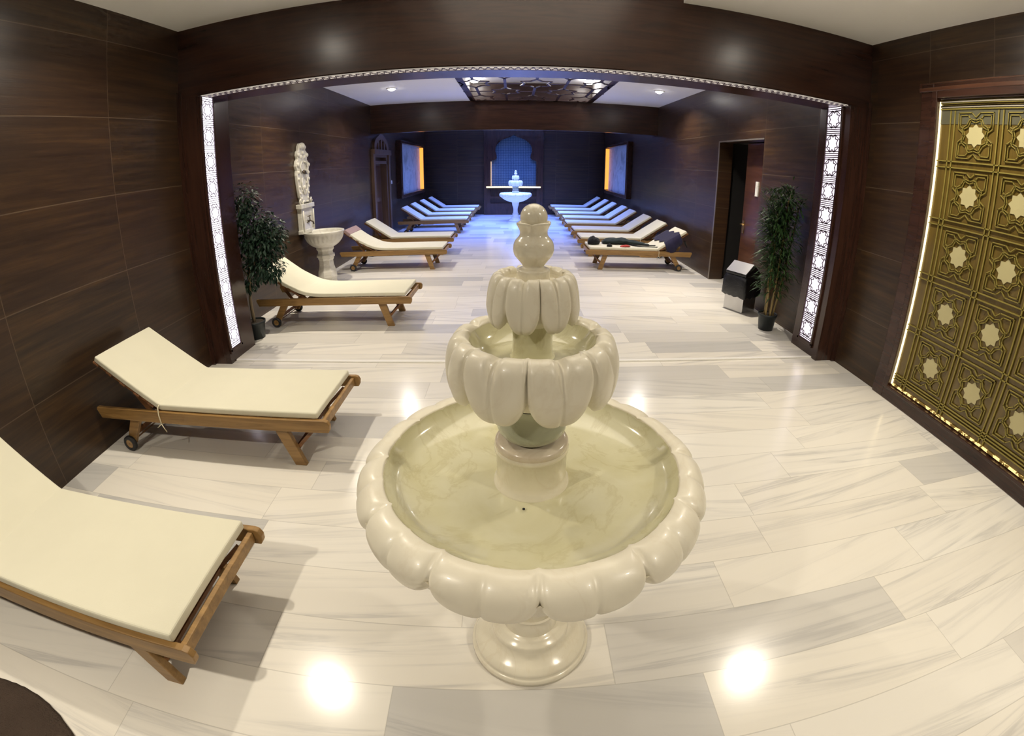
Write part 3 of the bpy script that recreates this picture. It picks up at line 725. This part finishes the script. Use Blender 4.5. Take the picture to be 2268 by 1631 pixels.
m.lathe([(.028*math.sin(t)+.0001,1.79+.028*math.cos(t)) for t in [PI*i/8 for i in range(7,-1,-1)]],12,c=(.065,0,0)); m.build('crest_ornament', M['bronze'], root)
m = MB(); m.box(0,-.215,.86,.075,.215,1.25); m.box(0,-.245,1.23,.10,.245,1.30); m.box(0,-.235,.84,.085,.235,.90)
m.build('back_block', M['stone'], root, bevel=.008)
m = MB()
for s in (-1,1):
    m.tube([(.06,s*.19,1.30),(.065,s*.225,1.34),(.065,s*.20,1.375),(.065,s*.17,1.35),(.065,s*.185,1.325)],.016,7); m.tube([(.06,s*.12,1.30),(.07,s*.09,1.34),(.07,s*.02,1.33)],.016,7)
    m.tube([(.09,s*.19,.88),(.095,s*.19,1.2)],.013,7)
m.build('scroll', M['stone'], root)
m = MB(); m.tube([(.07,0,1.02),(.12,0,1.03),(.16,0,1.01),(.17,0,.97)],.012,7); m.tube([(.11,0,1.03),(.11,0,1.10)],.008,6); m.tube([(.10,-.05,1.10),(.11,0,1.105),(.10,.05,1.10)],.008,6); m.tube([(.07,-.05,1.0),(.09,0,1.02),(.07,.05,1.0)],.010,6)
m.build('tap', M['bronze'], root)
def flute(r,z,a,j): return (r+ .006*math.cos(26*a)*(1 if .70<z<.80 else 0), z)
BC = (.335,-.02,0)
m = MB(); m.lathe(smooth_curve([(.10,.60),(.17,.62),(.25,.68),(.295,.76),(.31,.82),(.325,.835),(.325,.86),(.305,.862),(.285,.85),(.26,.79),(.18,.73),(.05,.71),(.001,.71)],4), 104, c=BC, mod=flute); m.build('bowl', M['stone'], root)
m = MB(); m.lathe([(0.,0.),(.165,0.),(.165,.05),(.15,.06),(.15,.10),(.165,.14),(.155,.22),(.125,.32),(.12,.40),(.135,.43),(.135,.45),(.155,.46),(.155,.49),(.13,.50),(.125,.55),(.15,.58),(.15,.62)], 8, c=BC, smooth=False); m.build('pedestal', M['stone'], root, bevel=.004)

# ------------------------------------------------------------------ doors
# left: carved brown doorway
root = empty('door_1', (XFL,11.55,ST)); root['kind'] = 'structure'; root['label'] = 'brown wooden doorway with a pierced arched top on the left wall beyond the basin'
m = MB()
for s in (-1,1):
    m.box(0,s*.68-.07,0,.07,s*.68+.07,2.14); m.box(.0,s*.68-.09,0,.09,s*.68+.09,.16); m.box(-.20,s*.56-.05,0,.03,s*.56+.05,2.10)
m.box(0,-.76,2.12,.10,.76,2.24); m.box(-.2,-.6,2.06,.03,.6,2.14); m.box(0,-.70,1.90,.03,.70,1.97)
m.build('frame', M['portal'], root, bevel=.006)
def crest_poly():
    P = []
    for i in range(25):
        t = PI*i/24; r = 1+.06*abs(math.sin(3*t)); P.append((.62*math.cos(t)*r, 2.24+.36*math.sin(t)*r))
    return P
m = MB(); outer_ = crest_poly(); inner_ = [(y*.70,2.24+(z-2.24)*.66) for y,z in outer_]
for i in range(24):
    a,b,c_,d_ = outer_[i],outer_[i+1],inner_[i+1],inner_[i]
    m.add([(x,q[0],q[1]) for x in (0.,.06) for q in (a,b,c_,d_)], [(0,1,2,3),(7,6,5,4),(0,4,5,1),(2,6,7,3)])
for y in (-.26,0,.26): m.box(.005,y-.05,2.24,.055,y+.05,2.24+.34*math.cos(y*1.9))
m.build('pierced_crest', M['portal'], root)
MB().box(-.17,-.50,0,-.13,.50,2.05).build('leaf', M['portal'], root)
for z0,z1 in ((.15,.95),(1.05,1.85)): MB().box(-.13,-.38,z0,-.12,.38,z1).build('leaf_panel', M['redwood'], root, bevel=.004)
# right: dark door standing in the recess
root = empty('door_2', (3.60,5.80,ST)); root['kind'] = 'structure'; root['label'] = 'dark reddish wooden door standing inside the recess on the right wall'
MB().box(-.02,-.03,0,.02,1.12,2.29).build('leaf', M['redwood'], root, bevel=.004)
MB().tube([(-.02,1.05,1.02),(-.07,1.05,1.02)],.014,8).tube([(-.07,1.07,1.02),(-.07,.94,1.02)],.012,8).box(-.028,1.02,.88,-.02,1.08,1.08).build('handle', M['brass'], root)
tag(MB().box(-.020,-.04,-.11,.0,.04,.11).box(-.026,-.025,.02,-.020,.025,.09).build('wall_notice', M['white_plastic'], None, (3.579,6.50,1.61)), 'small white box fixed on the reddish door inside the right recess', 'box')
tag(MB().box(0,-.04,-.045,.012,.04,.045).box(.012,-.015,-.025,.018,.015,.025).build('light_switch', M['white_plastic'], None, (XFL,12.60,1.42)), 'small white switch on the left wall between the doorway and the picture', 'switch')

# ------------------------------------------------------------------ lit pictures on the far side walls
for side,label in ((-1,'large blue-grey picture with an orange lit edge on the left wall'),(1,'large blue-grey picture with an orange lit edge on the right wall')):
    x = XFL if side<0 else XFR; n_ = -side; yc = 14.85
    root = thing('framed_picture', (x,yc,1.75), label, 'picture', 'lit pictures on the side walls')
    def bx(mb,x0,y0,z0,x1,y1,z1): mb.box(min(n_*x0,n_*x1),y0,z0,max(n_*x0,n_*x1),y1,z1)
    f = MB(); bx(f,0,-1.68,-.82,.15,-1.50,.82); bx(f,0,1.62,-.82,.15,1.72,.82); bx(f,0,-1.50,.74,.15,1.62,.82); bx(f,0,-1.50,-.82,.15,1.62,-.72)
    f.build('frame', M['darky'], root, bevel=.006)
    p_ = MB(); bx(p_,0.,-1.50,-.72,.02,1.62,.74); p_.build('picture', M['picture'], root)
    s_ = MB(); bx(s_,.022,1.605,-.70,.145,1.618,.72); s_.build('light_strip', M['strip_orange'], root)

# ------------------------------------------------------------------ arched niche on the back wall
root = thing('arched_wall_niche', (-.045,YE,ST), 'dark wooden portal with an arched blue tiled niche and glowing shelf on the back wall', 'niche')
W2 = 1.07; half = [(.82,1.04),(.82,1.96),(.75,2.0),(.66,2.02),(.61,2.09),(.62,2.2),(.655,2.32),(.65,2.46),(.60,2.58),(.52,2.66),(.42,2.74),(.28,2.80),(.12,2.85),(.0,2.92)]
m = MB(); YF = -.14
# left and right halves of the face as quads strips
def facehalf(s):
    for i in range(len(half)-1):
        (x0,z0),(x1,z1) = half[i],half[i+1]
        if z1 <= z0: continue
        vs = [(s*x0,YF,z0),(s*W2,YF,z0),(s*W2,YF,z1),(s*x1,YF,z1)]
        f = (0,1,2,3) if s > 0 else (3,2,1,0)
        m.add(vs, [f]); 
        v2 = [(s*x0,YF,z0),(s*x0,0,z0),(s*x1,0,z1),(s*x1,YF,z1)]; m.add(v2, [(0,1,2,3) if s<0 else (3,2,1,0)])
facehalf(1); facehalf(-1)
m.box(-W2,YF,2.92,W2,0,3.20); 
for s in (-1,1): m.box(min(s*W2,s*(W2-.001)),YF,0,max(s*W2,s*(W2-.001)),0,3.2); m.box(min(s*.84,s*W2),YF,0,max(s*.84,s*W2),0,1.0)
m.box(-.84,YF,0,.84,0,.42); m.box(-.84,YF,.60,.84,0,.68)
m.box(-.84,-.02,.42,.84,-.005,.98)
m.build('portal_frame', M['darkv'], root)
for s in (-1,1): MB().box(min(s*.98,s*1.07),YF-.02,0,max(s*.98,s*1.07),YF,3.18).build('side_moulding', M['darkv'], root, bevel=.005)
MB().box(-.83,-.018,1.04,.83,-.003,2.95).build('tile_panel', M['tiles'], root)
MB().box(-.98,YF-.06,.985,.98,-.0,1.035).build('shelf', M['dark'], root)
MB().box(-.98,YF-.068,1.0,.98,YF-.060,1.045).build('shelf_light', M['strip_shelf'], root)
MB().box(-.825,-.13,1.06,-.805,-.03,1.95).build('side_light', emit('peach_lit_edge',(1.,.62,.35),1.6), root)

# ------------------------------------------------------------------ ceiling lattice in the far bay
root = thing('ceiling_lattice', ((LX0+LX1)/2,(LY0+YB)/2,ZF), 'dark wooden geometric lattice with glowing gaps set in the middle of the far ceiling', 'ceiling lattice')
hw = (LX1-LX0)/2; hl = (YB-LY0)/2; m = MB()
def lb(p,q,w=.055): m.bar((p[0],p[1],.0),(q[0],q[1],.0),w,.014,(0,0,1))
for s in (-1,1): lb((s*(hw-.06),-hl+.03),(s*(hw-.06),hl-.04),.12); lb((-hw+.06,s*(hl-.06)),(hw-.06,s*(hl-.06)),.12)
nx_ = 5; ny = 5; cl = 2*hl/ny; cwid = 2*hw/nx_
for j in range(ny):
    for i in range(nx_):
        cx_ = -hw+cwid*(i+.5); cy_ = -hl+cl*(j+.5)
        if (i+j)%2 == 0:
            pts = star(cx_,cy_,.30,.20,6,PI/2)
            pts = [(x_,cy_+(y_-cy_)*1.4) for x_,y_ in pts]
            for k in range(len(pts)): lb(pts[k],pts[(k+1)%len(pts)],.035)
        else:
            lb((cx_,cy_-cl*.55),(cx_,cy_+cl*.55),.05); lb((cx_-cwid*.5,cy_),(cx_+cwid*.5,cy_),.035)
m.build('lattice', M['lattice_wood'], root)

# ------------------------------------------------------------------ ceiling lights
def downlight(x, y, z, label, warm, power, lens=True, size=.12, spread=math.radians(140)):
    root = thing('ceiling_light', (x,y,z), label, 'ceiling light', 'round recessed ceiling lights')
    MB().lathe([(.070,-.001),(.072,-.012),(.085,-.014),(.097,-.006),(.098,.0)], 36).build('trim_ring', M['white_plastic'], root)
    MB().lathe([(.0005,-.045),(.03,-.042),(.055,-.028),(.070,-.004)], 32).build('lens', M['lens'] if warm else M['lens_cool'], root)
    l = bpy.data.lights.new('lamp','AREA'); l.shape = 'DISK'; l.size = size; l.energy = power; l.spread = spread
    l.color = (1.,.90,.74) if warm else (1.,.93,.86)
    o = bpy.data.objects.new('lamp', l); COL.objects.link(o); o.location = (x,y,z-.050)
downlight(-2.02,2.45,ZC,'ceiling light above the left loungers of the near room', True, 29)
downlight(2.47,2.45,ZC,'ceiling light by the gold panel of the near room', True, 29)
downlight(-2.02,-.55,ZC,'ceiling light behind the viewpoint on the left', True, 40)
downlight(2.47,-.55,ZC,'ceiling light behind the viewpoint on the right', True, 40)
downlight(-2.26,8.78,ZF,'bright round ceiling light left of the ceiling lattice', False, 36)
downlight(2.62,8.67,ZF,'bright round ceiling light right of the ceiling lattice', False, 36)

downlight(-2.45,6.0,ZF,'ceiling light hidden behind the lintel on the left', True, 38, spread=math.radians(112))
downlight(2.48,6.1,ZF,'ceiling light hidden behind the lintel on the right', True, 38, spread=math.radians(112))
for (x,y,l_) in ((-.86,10.25,'glowing lamp above the left side of the ceiling lattice'),(1.55,10.2,'glowing lamp above the right side of the ceiling lattice')):
    root = thing('bay_lamp', (x,y,3.655), l_, 'lamp', 'lamps above the ceiling lattice')
    MB().lathe([(.0005,-.09),(.06,-.08),(.10,-.05),(.11,-.01)], 28).build('lens', M['lens_cool'], root)
    MB().lathe([(.11,-.012),(.125,-.012),(.125,0)], 28).build('ring', M['white_plastic'], root)
def area(name, loc, size, sizey, col, power, rot=(0,0,0), spread=PI):
    l = bpy.data.lights.new(name,'AREA'); l.shape = 'RECTANGLE'; l.size = size; l.size_y = sizey; l.energy = power; l.color = col; l.spread = spread
    o = bpy.data.objects.new(name, l); COL.objects.link(o); o.location = loc; o.rotation_euler = rot; return o
area('bay_fill', (.17,2.3,3.52), 1.9, 2.2, (1.,.90,.74), 30)  # added unseen warm fill inside the near bay, softens the light on the fountain
area('lattice_bay_light', (.36,8.6,3.64), 2.2, 3.8, (.90,.82,1.), 36, spread=math.radians(130))
area('blue_light', (0,14.4,ZF-.02), 3.2, 4.6, (.15,.26,1.), 520, spread=math.radians(122))

# brown pile mat in the corner by the camera
cx0, cy0 = -2.07,-.41
m = MB(); prof = [(.0005,.028),(.3,.030),(.6,.030),(.80,.028),(.86,.02),(.88,.008),(.875,.0)]
rnd = random.Random(8); wob = [rnd.uniform(-.006,.006) for _ in range(180)]
m.lathe(prof[::-1], 180, mod=lambda r,z,a,j: (r+(wob[int(a/(2*PI)*180+.5)%180] *.3 if r>.8 else 0), z))
tag(m.build('floor_mat', M['mat'], None, (cx0,cy0,0)), 'dark brown pile mat on the marble floor in the near left corner', 'mat')

# ------------------------------------------------------------------ world and camera
wd = bpy.data.worlds.new('world'); sc.world = wd; wd.use_nodes = True
wd.node_tree.nodes['Background'].inputs[0].default_value = (.02,.02,.025,1); wd.node_tree.nodes['Background'].inputs[1].default_value = 1.

cam = bpy.data.cameras.new('camera'); co = bpy.data.objects.new('camera', cam); COL.objects.link(co); sc.camera = co
yaw, pitch, roll = .0524, -.3483, .0144
cy,sy,cp,sp,cr,sr = math.cos(yaw),math.sin(yaw),math.cos(pitch),math.sin(pitch),math.cos(roll),math.sin(roll)
F = Vector((sy*cp,cy*cp,sp)); R0 = Vector((cy,-sy,0)); U0 = R0.cross(F)
R_ = R0*cr+U0*sr; U_ = -R0*sr+U0*cr
mt = Matrix(((R_.x,U_.x,-F.x,0),(R_.y,U_.y,-F.y,0),(R_.z,U_.z,-F.z,1.73),(0,0,0,1)))
co.matrix_world = mt
cam.type = 'PANO'; cam.panorama_type = 'FISHEYE_LENS_POLYNOMIAL'
cam.sensor_fit = 'HORIZONTAL'; cam.sensor_width = 36.; cam.sensor_height = 36.*1631/2268
cam.fisheye_fov = math.radians(200)
cam.fisheye_polynomial_k0 = 0.
cam.fisheye_polynomial_k1 = -0.060719019787939206
cam.fisheye_polynomial_k2 = -7.622035252145495e-06
cam.fisheye_polynomial_k3 = 1.1450800988741473e-05
cam.fisheye_polynomial_k4 = -4.6353730851749114e-08
cam.shift_x = -(1190.65-1134)/2268; cam.shift_y = (735.98-815.5)/1631
cam.clip_start = .01; cam.clip_end = 100

sc.view_settings.view_transform = 'Standard'; sc.view_settings.look = 'None'; sc.view_settings.gamma = 1.; sc.view_settings.use_curve_mapping = False
sc.view_settings.exposure = .02
sc.cycles.use_denoising = True
sc.cycles.max_bounces = 5; sc.cycles.diffuse_bounces = 3; sc.cycles.glossy_bounces = 3; sc.cycles.sample_clamp_indirect = 5.
sc.cycles.use_adaptive_sampling = True; sc.cycles.adaptive_threshold = .06; sc.cycles.adaptive_min_samples = 12; sc.cycles.caustics_reflective = False; sc.cycles.caustics_refractive = False
